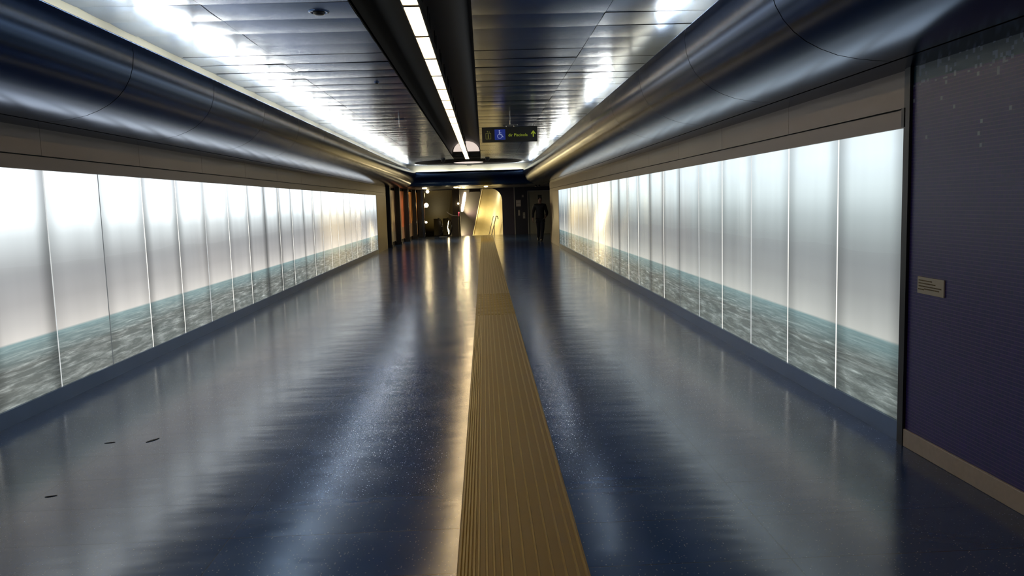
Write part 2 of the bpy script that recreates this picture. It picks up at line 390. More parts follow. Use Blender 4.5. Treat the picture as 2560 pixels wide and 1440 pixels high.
# ---------------------------------------------------------------- ceiling of cross slats, with the long vaulted recess between
b = MB()
PITCH = .34
zones = [(C-1.652, C-1.0426), (C-1.0426, C-.3068), (C+.3068, C+1.0426), (C+1.0426, C+1.652)]
y = 4.488-PITCH*22
while y < YE+.23:
    y1 = min(y+PITCH, YE+.233)
    for zi, (x0, x1) in enumerate(zones):
        ra = random.Random(int(y*1000)+zi*7 if zi in (0, 3) else int(y*1000))
        tx = ra.uniform(-1, 1)*.0022; ty = ra.uniform(-1, 1)*.0012; sag = ra.uniform(.0008, .0036)
        n = 6
        A = []; B = []
        for k in range(n+1):
            f = k/n; yy = y+.002+(y1-y-.004)*f; zz = ZC + (f-.5)*2*tx - sag*4*f*(1-f)
            A.append((x0+.0016, yy, zz-ty)); B.append((x1-.0016, yy, zz+ty))
        b.strip(A, B)
    y += PITCH
b.cm = 1
for x0, x1 in ((C-1.70, C-.3068), (C+.3068, C+1.70)): b.box(x0, x1, YB, YE+.28, ZC+.008, ZC+.03)
ceil = struct(b.build('ceiling', [M['ceiling'], M['groove']], smooth=True, recalc=False))
# vault over the lamp row
def vault_pts(rx=.3068, n=20, spring=.11, rise=.225):
    return [(C-rx, ZC)] + [(C-rx*math.cos(math.pi*k/n), ZC+spring+rise*math.sin(math.pi*k/n)) for k in range(n+1)] + [(C+rx, ZC)]
b = MB(); V = vault_pts(); YV = 17.6
b.strip([(x, YB, z) for x, z in V], [(x, YV, z) for x, z in V])
b.face([b.p(x, YV, z) for x, z in V])
b.box(C-.3068, C+.3068, YV, YE+.24, ZC+.0, ZC+.01)
struct(b.build('trim_6', M['vault'], smooth=True, recalc=False))
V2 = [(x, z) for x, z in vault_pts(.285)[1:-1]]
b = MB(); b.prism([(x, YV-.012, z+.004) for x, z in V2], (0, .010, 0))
o = b.build('glowing_lunette', M['dome']); tag(o, 'pinkish white half-round end wall of the ceiling vault, its lighting added as glow', 'light')  # end wall is no lamp; the light it receives is put in as glow

# ---------------------------------------------------------------- walls beside the lit panels
ZB, ZT, ZS, ZW = -.9215, .2435, .3156, .459
PW = .60; YR0 = 3.048
YLEND, YREND = 19.04, 19.71
NR = 24; NL = 24
YL0 = 3.115
def side_wall(name, sgn, X, y_from, y_p0, y_p1, y_end):
    b = MB(); o = lambda a: X+sgn*a    # a>0 goes into the wall
    def bx(a0, a1, *r): b.box(*sorted((o(a0), o(a1))), *r)
    # upper cladding in bays of 1.2, lower fascia, plinth, end panel
    y = y_from
    while y < y_end-.01:
        y2 = min(y+1.2, y_end)
        bx(0, .03, y+.0012, y2-.0012, ZS+.003, ZW+.012)
        bx(0.002, .03, y, y2, ZT, ZS-.003)
        y = y2
    b.cm = 1
    bx(-.006, .03, y_from, y_p1, -1.0, ZB)
    b.cm = 0
    bx(0, .03, y_p1+.004, y_end, -1.0, ZT-.002)
    b.cm = 2
    bx(.012, .06, y_from, y_end-.004, -1.0, .50)
    b.cm = 0
    return struct(b.build(name, [M['clad'], M['base'], M['groove']]))
side_wall('wall_left', -1, XL, YL0-.0, YL0, YL0+NL*PW-.17, YLEND)
side_wall('wall_right', 1, XR, YR0, YR0, YR0+NR*PW, YREND)
# behind the camera on the left: plain cladding
b = MB(); b.box(XL-.03, XL, YB, YL0, -1, .50); struct(b.build('wall_left_near', M['mosaic']))
# mosaic wall close by on the right, stone skirting and the black corner profile
XM = 1.628
b = MB(); b.box(XM, XM+.08, YB, YR0-.055, -1, .50); struct(b.build('wall_right_near', M['mosaic']))
b = MB(); b.box(XM-.008, XM+.01, YB, YR0-.055, -1, -.930); struct(b.build('baseboard_right', M['stone'], bevel=.004))
b = MB(); b.box(XM-.012, XM+.04, YR0-.055, YR0-.026, -1, .475); b.box(XM-.004, XM+.04, YR0-.026, YR0, -1, .475)
b.box(XM-.014, XM+.01, YR0-.02, YR0, ZT+.0, ZS)
struct(b.build('trim_7', M['black']))

# ---------------------------------------------------------------- backlit sea panels
def panel(name, X, sgn, y0, y1, label, group, mat, edge):
    t = empty(name, hp(X, (y0+y1)/2, ZB), label, 'light panel', group)
    g = .0035
    b = MB(); xa = X+sgn*.004; xb = X+sgn*.011
    b.box(*sorted((xa, xb)), y0+g, y1-g, ZB+.0015, ZT-.0015)
    f = b.build('glass_face', mat, t)
    uvl = f.data.uv_layers.new(name='UVMap')
    l0 = world_loc(t)
    for lp in f.data.loops:
        co = f.data.vertices[lp.vertex_index].co + l0
        uvl.data[lp.index].uv = ((co.y/S-y0)/(y1-y0), ((co.z/S-1)-ZB)/(ZT-ZB))
    b = MB(); b.box(*sorted((X+sgn*.0025, X+sgn*.010)), y0-g, y0+g, ZB+.0015, ZT-.0015)
    b.build('edge_strip', edge, t)
    return t
er = 'edge_on edge_on edge_on edge_mid edge_on edge_mid edge_off edge_on edge_off edge_on edge_on edge_off edge_mid edge_on edge_off edge_mid edge_on edge_off edge_mid edge_on edge_off edge_mid edge_on edge_mid'.split()
el = 'edge_on edge_on edge_mid edge_off edge_on edge_on edge_mid edge_on edge_on edge_off edge_on edge_on edge_off edge_on edge_mid edge_on edge_on edge_off edge_mid edge_on edge_mid edge_off edge_on edge_mid'.split()
for k in range(NR):
    y0 = YR0+k*PW
    panel('light_panel', XR, 1, y0, y0+PW, 'backlit sea panel, %s from the mosaic wall in the right-hand row' % ORD[k], 'backlit sea panels along the right wall', M['sea_r'], M[er[k]])
for k in range(1, NL):
    y0 = YL0+k*PW; y1 = min(y0+PW, YL0+NL*PW-.17)
    panel('light_panel', XL, -1, y0, y1, 'backlit sea panel, %s from the near end of the left-hand row' % ORD[k-1], 'backlit sea panels along the left wall', M['sea_l'], M[el[k]])
panel('light_panel', XL, -1, YL0, YL0+PW, 'backlit sea panel just outside the left edge of the picture', 'backlit sea panels along the left wall', M['sea_l'], M[el[0]])

# ---------------------------------------------------------------- floor and tactile strip
b = MB(); b.box(-3.4, 3.8, YB, 25.3, -1.04, -1.0)
struct(b.build('floor', M['floor']))
TX0, TX1 = -.107, .253
t = empty('tactile_guide_strip', hp(0, 1, -1), 'ochre ribbed tactile guide strip running down the floor to the far stairs', 'tactile strip')
b = MB(); b.box(TX0, TX1, 0.4, 25.1, -1.0005, -.9975); b.build('rubber_base', M['tact'], t)
b = MB()
ribs = [-.1, -.090, -.081, -.071, -.060, -.0475] + [-.024, -.004, .018, .044, .079, .116, .154, .190, .222, .244]
Y1a, Y1b = 7.05, 8.75
for i, x in enumerate(ribs):
    wd = .0028 if i < 6 else .0024
    for ya, yb in ((.4, Y1a), (Y1b, 25.1)):
        n = max(1, int((yb-ya)/.35))
        a = [(x-wd-.002, ya, -.9975), (x-wd, ya, -.9935), (x+wd, ya, -.9935), (x+wd+.002, ya, -.9975)]
        b.strip(a, [(q[0], yb, q[2]) for q in a])
build_each(b, 'guide_rib', M['tact2'], t, recalc=False)
b = MB()
yy = Y1a+.04
while yy < Y1b-.03:
    xx = TX0+.02
    while xx < TX1-.01:
        b.box(xx, xx+.018, yy, yy+.05, -.9975, -.9940); xx += .031
    yy += .085
ws = b.build('warning_surface', M['tact2'], t); ws['kind'] = 'stuff'
for i, (x, y, L, a) in enumerate(((-1.682, 3.469, .022, .2), (-1.5, 3.481, .035, 1.0), (-1.588, 2.814, .02, .3))):
    b = MB()
    ca, sa = math.cos(a), math.sin(a); pts = []
    for u_, v_ in ((-1, -.05), (-.4, -.22), (.3, -.2), (1, .05), (.2, .2), (-.5, .15)): pts.append((x+(u_*ca-v_*sa)*L, y+(u_*sa+v_*ca)*L, -.9995))
    b.prism(pts, (0, 0, .0016))
    tag(b.build('litter_scrap', M['litter']), ['small dark scrap of litter, left of the two side by side', 'longer dark scrap of litter, right of the two side by side', 'small dark scrap of litter nearest to the camera'][i], 'litter', 'scraps of litter on the left of the floor')

# ---------------------------------------------------------------- central lamp row
LP = .755; LY0 = 3.49; NLAMP = 23
xa, xb = -.382, -.301
t0 = empty('ceiling_lamp', hp((xa+xb)/2, LY0, ZC), '', 'ceiling light', 'lamps of the central ceiling row')
b = MB(); g = .019
# open-bottomed housing with a dark rim and cross bars at each end
b.box(xa-.007, xa, LY0, LY0+LP, ZC-.006, ZC+.05); b.box(xb, xb+.007, LY0, LY0+LP, ZC-.006, ZC+.05)
b.box(xa-.007, xb+.007, LY0, LY0+LP, ZC+.05, ZC+.056)
b.box(xa, xb, LY0, LY0+g, ZC-.006, ZC+.05); b.box(xa, xb, LY0+LP-g, LY0+LP, ZC-.006, ZC+.05)
b.build('housing', M['black'], t0)
b = MB(); b.box(xa+.001, xb-.001, LY0+g, LY0+LP-g, ZC-.003, ZC+.004); b.build('diffuser', M['rowlamp'], t0, bevel=.004)
b = MB()
for yy in (LY0+.1, LY0+LP-.1): b.tube([((xa+xb)/2, yy, ZC+.056), ((xa+xb)/2, yy, ZC+.33)], .004, 8)
build_each(b, 'hanger_rod', M['black'], t0)
for k in range(NLAMP):
    lab = 'warm white lamp, %s from the near end of the central ceiling row' % ORD[k]
    if k == 0: t0['label'] = lab
    else: dup(t0, hp((xa+xb)/2, LY0+LP*k, ZC), lab, 'lamps of the central ceiling row')
for k in range(1, 8):
    dup(t0, hp((xa+xb)/2, LY0-LP*k, ZC), 'warm white lamp of the central ceiling row, above the camera and out of the picture', 'lamps of the central ceiling row')
b = MB(); b.box(xa-.02, xb+.02, 20.86, 21.0, ZC-.035, ZC+.02); tag(b.build('end_bracket', M['black']), 'dark box bracket closing the far end of the lamp row', 'bracket')

# dark ring disc with a lit centre at the far end of the row
t = empty('ceiling_disc', hp(C, 19.75, ZC), 'large round black ceiling disc near the far end of the corridor', 'ceiling disc')
b = MB(); b.lathe(C, 19.75, [(.36, ZC-.002), (.37, ZC-.014), (1.30, ZC-.014), (1.32, ZC-.004), (1.32, ZC-.001)], 64); b.build('disc', M['disc'], t, smooth=False)
b = MB(); b.lathe(C, 19.75, [(.0, ZC-.02), (.34, ZC-.02), (.36, ZC-.015), (.36, ZC-.013)], 48); b.build('lit_centre', M['dome'], t)
for i, x in enumerate((-.885, .118)):
    t = empty('dome_camera', hp(x, 18.2, ZC), 'small dark dome camera on the ceiling %s of the vault end' % ('left', 'right')[i], 'camera', 'pair of dome cameras before the ceiling disc')
    b = MB(); b.lathe(x, 18.2, [(.052, ZC), (.055, ZC-.02), (.048, ZC-.03)], 20); b.build('mount_ring', M['black'], t)
    b = MB(); b.lathe(x, 18.2, [(.046, ZC-.03), (.043, ZC-.05), (.03, ZC-.068), (.01, ZC-.075)], 20); b.build('dome', M['black'], t, smooth=True)

# ---------------------------------------------------------------- fluorescent tubes hidden in the cove
def tube_lamp(X, y0, y1, mat, label, cross=False):
    t = empty('fluorescent_tube', hp(X, y0, .80), label, 'light', 'hidden cove tubes')
    b = MB(); z = .838
    if not cross: b.tube([(X, y0+.02, z), (X, y1-.02, z)], .012, 10)
    else: b.tube([(X-.44, y0, z), (X+.44, y0, z)], .012, 10)
    b.build('lamp_tube', mat, t, smooth=True)
    b = MB()
    if not cross: b.box(X-.018, X+.018, y0, y1, .80, .815); b.box(X-.012, X+.012, y0+.005, y0+.02, .815, .85); b.box(X-.012, X+.012, y1-.02, y1-.005, .815, .85)
    else: b.box(X-.46, X+.46, y0-.018, y0+.018, .80, .815)
    b.build('batten', M['white'], t)
k = 0; y = YB+.1
pat_r = {3: 1, 4: 1, 5: 0, 6: 2, 7: 1, 8: 2, 9: 0}
while y < YE-.6:
    tube_lamp(C-1.54, y, y+.86, M['covelamp'], 'white fluorescent tube lying in the left ceiling cove behind its lip')
    r = random.Random(k).random()
    yc = y+.43
    if yc < 2: st = 1
    elif yc < 5.7: st = 1
    elif yc < 7.3: st = 2
    elif yc < 9.2: st = 1
    elif yc < 10.2: st = 2
    else: st = 1 if r > .25 else 2
    tube_lamp(C+1.54, y, y+.86, M['covelamp'] if st == 1 else M['covelamp_dim'], 'fluorescent tube lying in the right ceiling cove behind its lip')
    y += .93; k += 1
for i in (-1, 0, 1): tube_lamp(C+i*.98, YE+.12, 0, M['covelamp'], 'fluorescent tube lying in the cove across the far end', True)

# ---------------------------------------------------------------- small ceiling fittings
def recessed(x, y, r, name, label):
    t = empty(name, hp(x, y, ZC), label, 'ceiling fitting')
    b = MB(); b.lathe(x, y, [(r, ZC-.001), (r*.98, ZC-.006), (r*.72, ZC-.008), (r*.66, ZC-.003)], 40); b.build('ring', M['ceiling'], t, smooth=True)
    b = MB(); b.lathe(x, y, [(r*.6, ZC-.004), (r*.5, ZC-.016), (r*.2, ZC-.02)], 32); b.build('grille', M['black'], t, smooth=True)
recessed(-.831, 4.327, .056, 'ceiling_speaker', 'round recessed speaker with dark centre in the left ceiling near the camera')
recessed(-.853, 6.764, .022, 'smoke_detector', 'tiny round detector on the ceiling left of the vault')
def bracket(x, label):
    t = empty('hanging_bracket', hp(x, 9.63, ZC), label, 'bracket', 'T-shaped hangers on the ceiling')
    b = MB(); b.tube([(x, 9.63, .925), (x, 9.63, ZC)], .0065, 10); b.tube([(x-.045, 9.63, ZC-.006), (x+.06, 9.63, ZC-.006)], .004, 8); b.build('stem', M['steel'], t)
    b = MB(); b.box(x-.089, x+.089, 9.60, 9.66, .914, .926); b.build('cross_plate', M['steel'], t)
bracket(.346, 'steel T-shaped hanger that holds the direction sign'); bracket(-.972, 'empty steel T-shaped hanger on the ceiling left of the vault')
# direction sign
sx0, sx1, sz0, sz1, sy = .006, .668, .722, .900, 9.63
t = empty('direction_sign', hp((sx0+sx1)/2, sy, sz0), 'black hanging direction sign with yellow lettering, arrow and blue wheelchair square', 'sign')
b = MB(); b.box(sx0, sx1, sy-.018, sy+.018, sz0, sz1); b.build('sign_box', M['signface'], t, bevel=.004)
b = MB()
for xx in (.30, .39): b.tube([(xx, sy, sz1), (xx, sy, .915)], .004, 8)
build_each(b, 'hanger_rod', M['steel'], t)
yf = sy-.0195
b = MB(); b.box(.158, .285, yf, sy-.018, sz0+.028, sz1-.028); b.build('blue_square', M['signblue'], t)
def sign_text(txt, x, z, size, mat, name):
    cu = bpy.data.curves.new(name, 'FONT'); cu.body = txt; cu.size = size*S; cu.extrude = .002; cu.align_x = 'LEFT'
    tmp = bpy.data.objects.new('tmp', cu); col.objects.link(tmp)
    me = bpy.data.meshes.new_from_object(tmp.evaluated_get(bpy.context.evaluated_depsgraph_get()))
    bpy.data.objects.remove(tmp); bpy.data.curves.remove(cu)
    me.name = name; me.materials.clear(); me.materials.append(mat)
    rot = Matrix.Rotation(math.pi/2, 4, 'X'); me.transform(rot)
    l = Vector(hp(x, yf-.001, z)) - world_loc(t); me.transform(Matrix.Translation(l))
    o = bpy.data.objects.new(name, me); col.objects.link(o); o.parent = t; return o
sign_text('dir', .320, .787, .047, M['signyellow'], 'lettering')
sign_text('Piscinola', .388, .787, .047, M['signyellow'], 'lettering')
b = MB()   # arrow
b.prism([(.612, yf, .775), (.626, yf, .775), (.626, yf, .822), (.642, yf, .806), (.648, yf, .816), (.619, yf, .852), (.590, yf, .816), (.596, yf, .806), (.612, yf, .822)], (0, -.002, 0))
b.build('arrow', M['signyellow'], t)
b = MB()   # wheelchair pictogram
def seg(p0, p1, w_): 
    dx, dz = p1[0]-p0[0], p1[1]-p0[1]; L = math.hypot(dx, dz); nx, nz = -dz/L*w_, dx/L*w_
    b.prism([(p0[0]+nx, yf-.001, p0[1]+nz), (p1[0]+nx, yf-.001, p1[1]+nz), (p1[0]-nx, yf-.001, p1[1]-nz), (p0[0]-nx, yf-.001, p0[1]-nz)], (0, -.002, 0))
def disc(cx, cz, r, n=16): b.prism([(cx+r*math.cos(2*math.pi*j/n), yf-.001, cz+r*math.sin(2*math.pi*j/n)) for j in range(n)], (0, -.002, 0))
disc(.215, .856, .0085); seg((.214, .846), (.217, .812), .0055); seg((.216, .832), (.238, .830), .0035); seg((.217, .812), (.242, .808), .0055); seg((.242, .808), (.252, .782), .0045); seg((.252, .782), (.262, .784), .004)
for j in range(14):
    a0 = R_(110+j*17); a1 = R_(110+(j+1)*17); seg((.217+.026*math.cos(a0), .792+.026*math.sin(a0)), (.217+.026*math.cos(a1), .792+.026*math.sin(a1)), .003)
b.build('wheelchair_pictogram', M['signwhite'], t)
b = MB()   # lift pictogram: box with a figure and arrows
for q in (((.052, .762), (.112, .762)), ((.052, .762), (.052, .828)), ((.112, .762), (.112, .828)), ((.052, .828), (.112, .828))): seg(*q, .0022)
disc(.082, .817, .006); seg((.082, .81), (.082, .785), .0065); seg((.079, .785), (.078, .768), .003); seg((.085, .785), (.086, .768), .003)
seg((.072, .838), (.072, .856), .002); seg((.066, .848), (.072, .857), .002); seg((.078, .848), (.072, .857), .002); seg((.094, .838), (.094, .856), .002); seg((.088, .846), (.094, .837), .002); seg((.100, .846), (.094, .837), .002)
b.build('lift_pictogram', M['signdim'], t)

# plaque on the mosaic wall
t = empty('wall_plaque', hp(XM, 2.834, -.383), 'cream rectangular plaque with faded brown lines on the violet mosaic wall', 'plaque')
b = MB(); b.box(XM-.006, XM, 2.748, 2.920, -.383, -.320); b.build('plate', M['plate'], t, bevel=.002)
b = MB(); rr = random.Random(3)
for z, a, e in ((-.333, .055, .57), (-.3435, .055, .70), (-.3545, .06, .92), (-.3635, .28, .84), (-.3665, .04, .27)):
    x = a
    while x < e:
        w_ = rr.uniform(.02, .05); y1 = 2.920-.172*x; y0 = 2.920-.172*min(e, x+w_); b.box(XM-.0068, XM-.006, y0, y1, z-.0022, z+.0022); x += w_+.012
fp = b.build('faded_print', M['ink'], t)

# ---------------------------------------------------------------- far hall
YF = 25.2
b = MB()
b.box(-3.4, 3.8, YE+.58, 25.9, .476, .56)
struct(b.build('ceiling_hall', M['navy']))
b = MB(); b.box(-3.4, -3.3, 19.0, 25.3, -1, .48); struct(b.build('wall_left_hall', M['navy']))
b = MB(); b.box(3.7, 3.8, 19.0, 25.3, -1, .48); struct(b.build('wall_right_hall', M['navy']))
b = MB(); b.box(XR+.06, 3.75, 19.55, 19.7, -1, .48); struct(b.build('wall_right_return', M['clad']))
# facade right of the vaulted opening
b = MB()
nA = 14
arc = [(.20+.38*math.cos(R_(90*k/nA)), .09+.38*math.sin(R_(90*k/nA))) for k in range(nA+1)]
poly = [(.58, YF, -1)] + [(x, YF, z) for x, z in arc] + [(.20, YF, .48), (.965, YF, .48), (.965, YF, -1)]
b.prism(poly, (0, .12, 0))
struct(b.build('wall_far', M['mosaic_dark']))
b = MB(); b.box(.985, 1.385, YF-.02, YF+.1, -1, .48); b.box(1.385, 3.75, YF-.02, YF+.1, .36, .48); b.box(2.25, 3.75, YF-.02, YF+.1, -1, .36)
struct(b.build('wall_far_right', M['navy']))
b = MB(); b.box(.955, .985, YF-.04, YF+.02, -1, .48); struct(b.build('trim_8', M['trim']))
t = b = MB(); b.box(1.385, 1.41, YF-.05, YF+.03, -1, .36); b.box(2.21, 2.25, YF-.05, YF+.03, -1, .36); b.box(1.385, 2.25, YF-.05, YF+.03, .33, .36)
dfm = b.build('door_frame', M['trim'])
b = MB(); b.box(1.41, 2.21, YF+.01, YF+.05, -1, .33); b.box(1.80, 1.812, YF+.004, YF+.01, -1, .33); d1 = struct(b.build('door_1', M['door'])); dfm.parent = d1
# notices and call plate beside the lift door
for (x0, x1, z0, z1, nm, lb, ct, mt) in ((1.02, 1.168, -.126, .079, 'paper_notice', 'larger square white notice between wall trim and lift door', 'notice', 'paper'),
        (1.078, 1.134, -.415, -.237, 'call_plate', 'narrow pale call plate below the square notice', 'call plate', 'white'),
        (1.226, 1.297, -.508, -.317, 'paper_notice', 'dim narrow notice low beside the lift door frame', 'notice', 'trim'),
        (1.21, 1.262, .16, .23, 'wall_sensor', 'small grey fitting high beside the lift door frame', 'sensor', 'trim')):
    tt = empty(nm, hp((x0+x1)/2, YF-.02, z0), lb, ct)
    b = MB(); b.box(x0, x1, YF-.028, YF-.02, z0, z1); b.build('face', M[mt], tt, bevel=.003)
    b = MB(); b.box(x0+.012, x1-.012, YF-.0295, YF-.028, (z0+z1)/2-.004, (z0+z1)/2+.004); b.box(x0+.012, x1-.012, YF-.0295, YF-.028, z1-.03, z1-.022); build_each(b, 'dark_rule', M['black'], tt)
# twin spot above the person
t = empty('twin_spotlight', hp(1.5, 22.0, .476), 'pair of small dim spotlights on the dark hall ceiling above the walking person', 'light')
for xx in (1.455, 1.54):
    b = MB(); b.lathe(xx, 22.0, [(.012, .476), (.012, .455), (.024, .45), (.028, .425)], 16); b.build('spot_head', M['black'], t, smooth=True)
    b = MB(); b.lathe(xx, 22.0, [(.024, .4248), (.02, .421), (.005, .419)], 16); b.build('lens', M['white'], t, smooth=True)

# descending vault with gold wall: section swept 30 degrees down, 8 degrees left
az, dn_ = R_(-8), R_(30)
D = Vector((math.sin(az)*math.cos(dn_), math.cos(az)*math.cos(dn_), -math.sin(dn_)))
def sweep(bm, sec, L=9.0, n=1):
    bm.strip([(x, YF, z) for x, z in sec], [(x+D.x*L, YF+D.y*L, z+D.z*L) for x, z in sec])
b = MB(); sweep(b, [(.58, -1.6)] + [(x, z) for x, z in arc] + [(-.012, .472)])
b.cm = 1; sweep(b, [(-.04, .472), (-.76, .472), (-.76, -1.6)])
struct(b.build('wall_far_vault', [M['gold'], M['purple']], smooth=False, recalc=False))
b = MB(); p0 = Vector((-.026, YF, .470)); b.tube([p0, p0+D*9], .017, 8); o = b.build('trim_9', M['gold']); struct(o)
b = MB(); sweep(b, [(-.985, -1.6), (-.985, .45), (-1.95, .45), (-1.95, -1.6)]); 
struct(b.build('wall_far_vault_left', M['olive'], recalc=False))
b = MB(); b.box(-3.4, -1.90, YF, YF+.1, -1, .48); struct(b.build('wall_far_left', M['navy']))
b = MB(); b.box(-.985, -.76, YF-.02, YF+.3, -1, .48); struct(b.build('wall_far_pier', M['vault']))
b = MB(); b.box(-1.95, .58, YF+.02, YF+.10, .45, .52); struct(b.build('trim_10', M['navy']))
# end of the shafts: sloping floors below, seen only as edges
b = MB(); sweep(b, [(-.76, -1.02), (.58, -1.02)]); sweep(b, [(-1.95, -1.02), (-.985, -1.02)]); struct(b.build('floor_ramp', M['door'], recalc=False))
# long lamps along the vault lining
for i, (x, z, a, L, lab) in enumerate(((-.56, .44, .18, 1.15, 'long glowing warm tube lamp high in the descending vault'),)):
    t = empty('vault_lamp', hp(x, YF, z), lab, 'light')
    p = Vector((x, YF, z)) + D*a
    b = MB(); b.tube([p+D*(L*k/6) for k in range(7)], [.034, .048, .05, .05, .05, .048, .034], 14); b.build('lamp_glass', M['lampwarm'], t, smooth=True)
    b = MB(); b.tube([p+D*.2+Vector((0, 0, .03)), p+D*.2+Vector((0, 0, .12))], .008, 8); b.tube([p+D*(L-.2)+Vector((0, 0, .03)), p+D*(L-.2)+Vector((0, 0, .12))], .008, 8); build_each(b, 'mount', M['black'], t)
def area(name, loc, tgt, size, power, colr):
    ld = bpy.data.lights.new(name, 'AREA'); ld.shape = 'RECTANGLE'; ld.size, ld.size_y = size; ld.energy = power; ld.color = colr
    o = bpy.data.objects.new(name, ld); col.objects.link(o); o.location = hp(*loc)
    d = Vector(hp(*tgt))-Vector(hp(*loc)); o.rotation_euler = d.to_track_quat('-Z', 'Y').to_euler(); return o
area('vault_fill', (-.6, YF+1.2, -.55), (.5, YF+.9, -.2), (.5, .5), 42, (1, .80, .42))  # unseen fill light added to brighten the gold wall
area('vault_fill_lower', (-.8, YF+2.6, -1.3), (.25, YF+2.2, -.9), (.5, .5), 24, (1, .80, .42))  # second unseen fill, added further down the gold shaft
area('left_vault_fill', (-1.6, YF+1.5, -1.25), (-1.35, YF+.9, .4), (.4, .4), 6, (1, .80, .42))  # unseen fill added below floor level to lift the dark olive walls
# downlights in the hall ceiling
for i, (x, y, r, lab) in enumerate(((-1.60, 21.9, .066, 'bright round downlight at the left above the slim steel post'), (-.745, 21.9, .062, 'bright round downlight, larger of the pair above the dark pier'),
        (-.655, 22.3, .03, 'small round downlight touching the larger one above the dark pier'), (-.545, 22.1, .036, 'small round downlight just left of the unlit hall sign'), (.075, 21.95, .052, 'bright round downlight at the top of the gold vault arch'))):
    t = empty('downlight', hp(x, y, .476), lab, 'light', 'round downlights in the far hall')
    b = MB(); b.lathe(x, y, [(r*1.25, .477), (r*1.25, .472), (r*1.05, .470)], 24); b.build('rim', M['black'], t)
    b = MB(); b.lathe(x, y, [(r, .470), (r*.96, .455), (r*.7, .446), (r*.2, .443)], 24); b.build('bowl', M['lampwarm'], t, smooth=True)
    ld = bpy.data.lights.new('downlight_beam', 'AREA'); ld.shape = 'DISK'; ld.size = r*2*S; ld.energy = 18 if r > .05 else 8; ld.color = (1, .8, .45)
    lo = bpy.data.objects.new('downlight_beam', ld); col.objects.link(lo); lo.location = hp(x, y, .438)
# slim post, with glowing balls added to stand for reflected lights
t = empty('glint_post', hp(-1.85, YF-.25, -1), 'slim steel post with glowing balls standing for reflections at the left of the far hall', 'post with glints')
b = MB(); b.tube([(-1.87, YF-.25, -1), (-1.84, YF-.25, .476)], .016, 10); b.build('post', M['steel'], t, smooth=True)
for (x, z, r) in ((-1.735, .415, .05), (-1.79, -.002, .068), (-1.815, -.53, .034)):
    b = MB(); n = 10; b.lathe(x, YF-.25, [(r*math.sin(math.pi*k/n)+.0005, z+r*math.cos(math.pi*k/n)) for k in range(n+1)], 20); g_ = b.build('glint_ball', M['lampwarm'], t, smooth=True)
    b = MB(); b.tube([(-1.855, YF-.25, z), (x-r*.8, YF-.25, z)], .006, 8); b.build('arm', M['steel'], t)
b = MB(); b.lathe(-.80, YF-.08, [(.0005, .0+.045)]+[(.030*math.sin(math.pi*k/8)+.0005, .02+.030*math.cos(math.pi*k/8)) for k in range(1, 8)], 16)
tag(b.build('pier_lamp', M['lampwarm'], smooth=True), 'small round warm lamp on the dark pier beside the vault', 'light')
# hall sign, counter top, red lamp
t = empty('hall_sign', hp(-.27, YF-.12, .37), 'unlit dark hanging sign box in front of the descending vault', 'sign')
b = MB(); b.box(-.44, -.10, YF-.16, YF-.10, .372, .455); b.build('sign_box', M['vault'], t); b = MB(); b.box(-.11, -.095, YF-.17, YF-.09, .35, .476); b.box(-.44, -.425, YF-.17, YF-.09, .35, .476); build_each(b, 'end_cap', M['black'], t)
b = MB(); top = []; 
for k in range(9):
    f = k/8; top.append((-1.16+.33*f, -.205-.14*(1-(1-f)**2.2)))
A = [(x, YF-.35, z) for x, z in top]; B = [(x, YF-.12, z-.01) for x, z in top]
A2 = [(x, YF-.35, z-.035*(1-.4*k/8)) for k, (x, z) in enumerate(top)]; B2 = [(x, YF-.12, z-.04) for x, z in top]
b.strip(A, B); b.strip(A2, B2); b.strip(A, A2); b.strip(B, B2); b.face([b.p(*q) for q in (A[0], B[0], B2[0], A2[0])]); b.face([b.p(*q) for q in (A[-1], B[-1], B2[-1], A2[-1])])
t = empty('control_desk', hp(-1.0, YF-.3, -1), 'small dark desk with a pale curved top beside the escalator', 'desk')
b.build('curved_top', M['white'], t, smooth=False)
b = MB(); b.box(-1.02, -.80, YF-.34, YF-.14, -1, -.37); b.build('desk_body', M['vault'], t)
b = MB(); b.lathe(-.785, YF-.30, [(.022*math.sin(math.pi*k/8)+.0005, -.262+.022*math.cos(math.pi*k/8)) for k in range(9)], 14)
b.tube([(-.785, YF-.30, -.285), (-.785, YF-.30, -.37)], .006, 8)
tag(b.build('red_signal_lamp', M['red'], smooth=True), 'tiny glowing red signal lamp on the desk end', 'light')
# escalator with rounded newels
t = empty('escalator', hp(-1.3, YF-.3, -1), 'escalator newel with polished rounded balustrade going down at the far left', 'escalator')
def balustrade(x):
    n = 12; r = .27; zc = -.70; yc = YF-.25
    path = [(x, yc+r*.9, zc-r)] + [(x, yc-r*math.sin(R_(180*k/n)), zc-r*math.cos(R_(180*k/n))) for k in range(n+1)]
    path = [(x-.5*(q[1]-yc), q[1], q[2]) for q in path]
    e = Vector((x, yc, zc+r)); path += [tuple(e+Vector((0, .3, 0)))] + [tuple(e+Vector((0, .3, 0))+Vector((D.x, D.y, D.z))*k) for k in (.6, 2, 5)]
    b = MB(); b.tube(path, .022, 8); b.build('handrail', M['black'], t, smooth=True)
    b = MB(); poly = [(q[0]-.008, q[1], q[2]) for q in path[1:n+2]] + [(x-.158, yc+.3, zc+r), (x-.158, yc+.3, zc-r)]
    b.prism(poly, (.016, 0, 0)); b.build('side_panel', M['steel'], t)
    if x > -1.3: b = MB(); b.prism([(x+.075, yc-r*.55, zc-.02), (x+.03, yc-r*.3, zc+.20), (x-.01, yc, zc-.02), (x+.02, yc-r*.3, zc-.22)], (.014, -.01, 0)); b.build('comb_light', M['lampwarm'], t)
balustrade(-1.44); balustrade(-1.15)
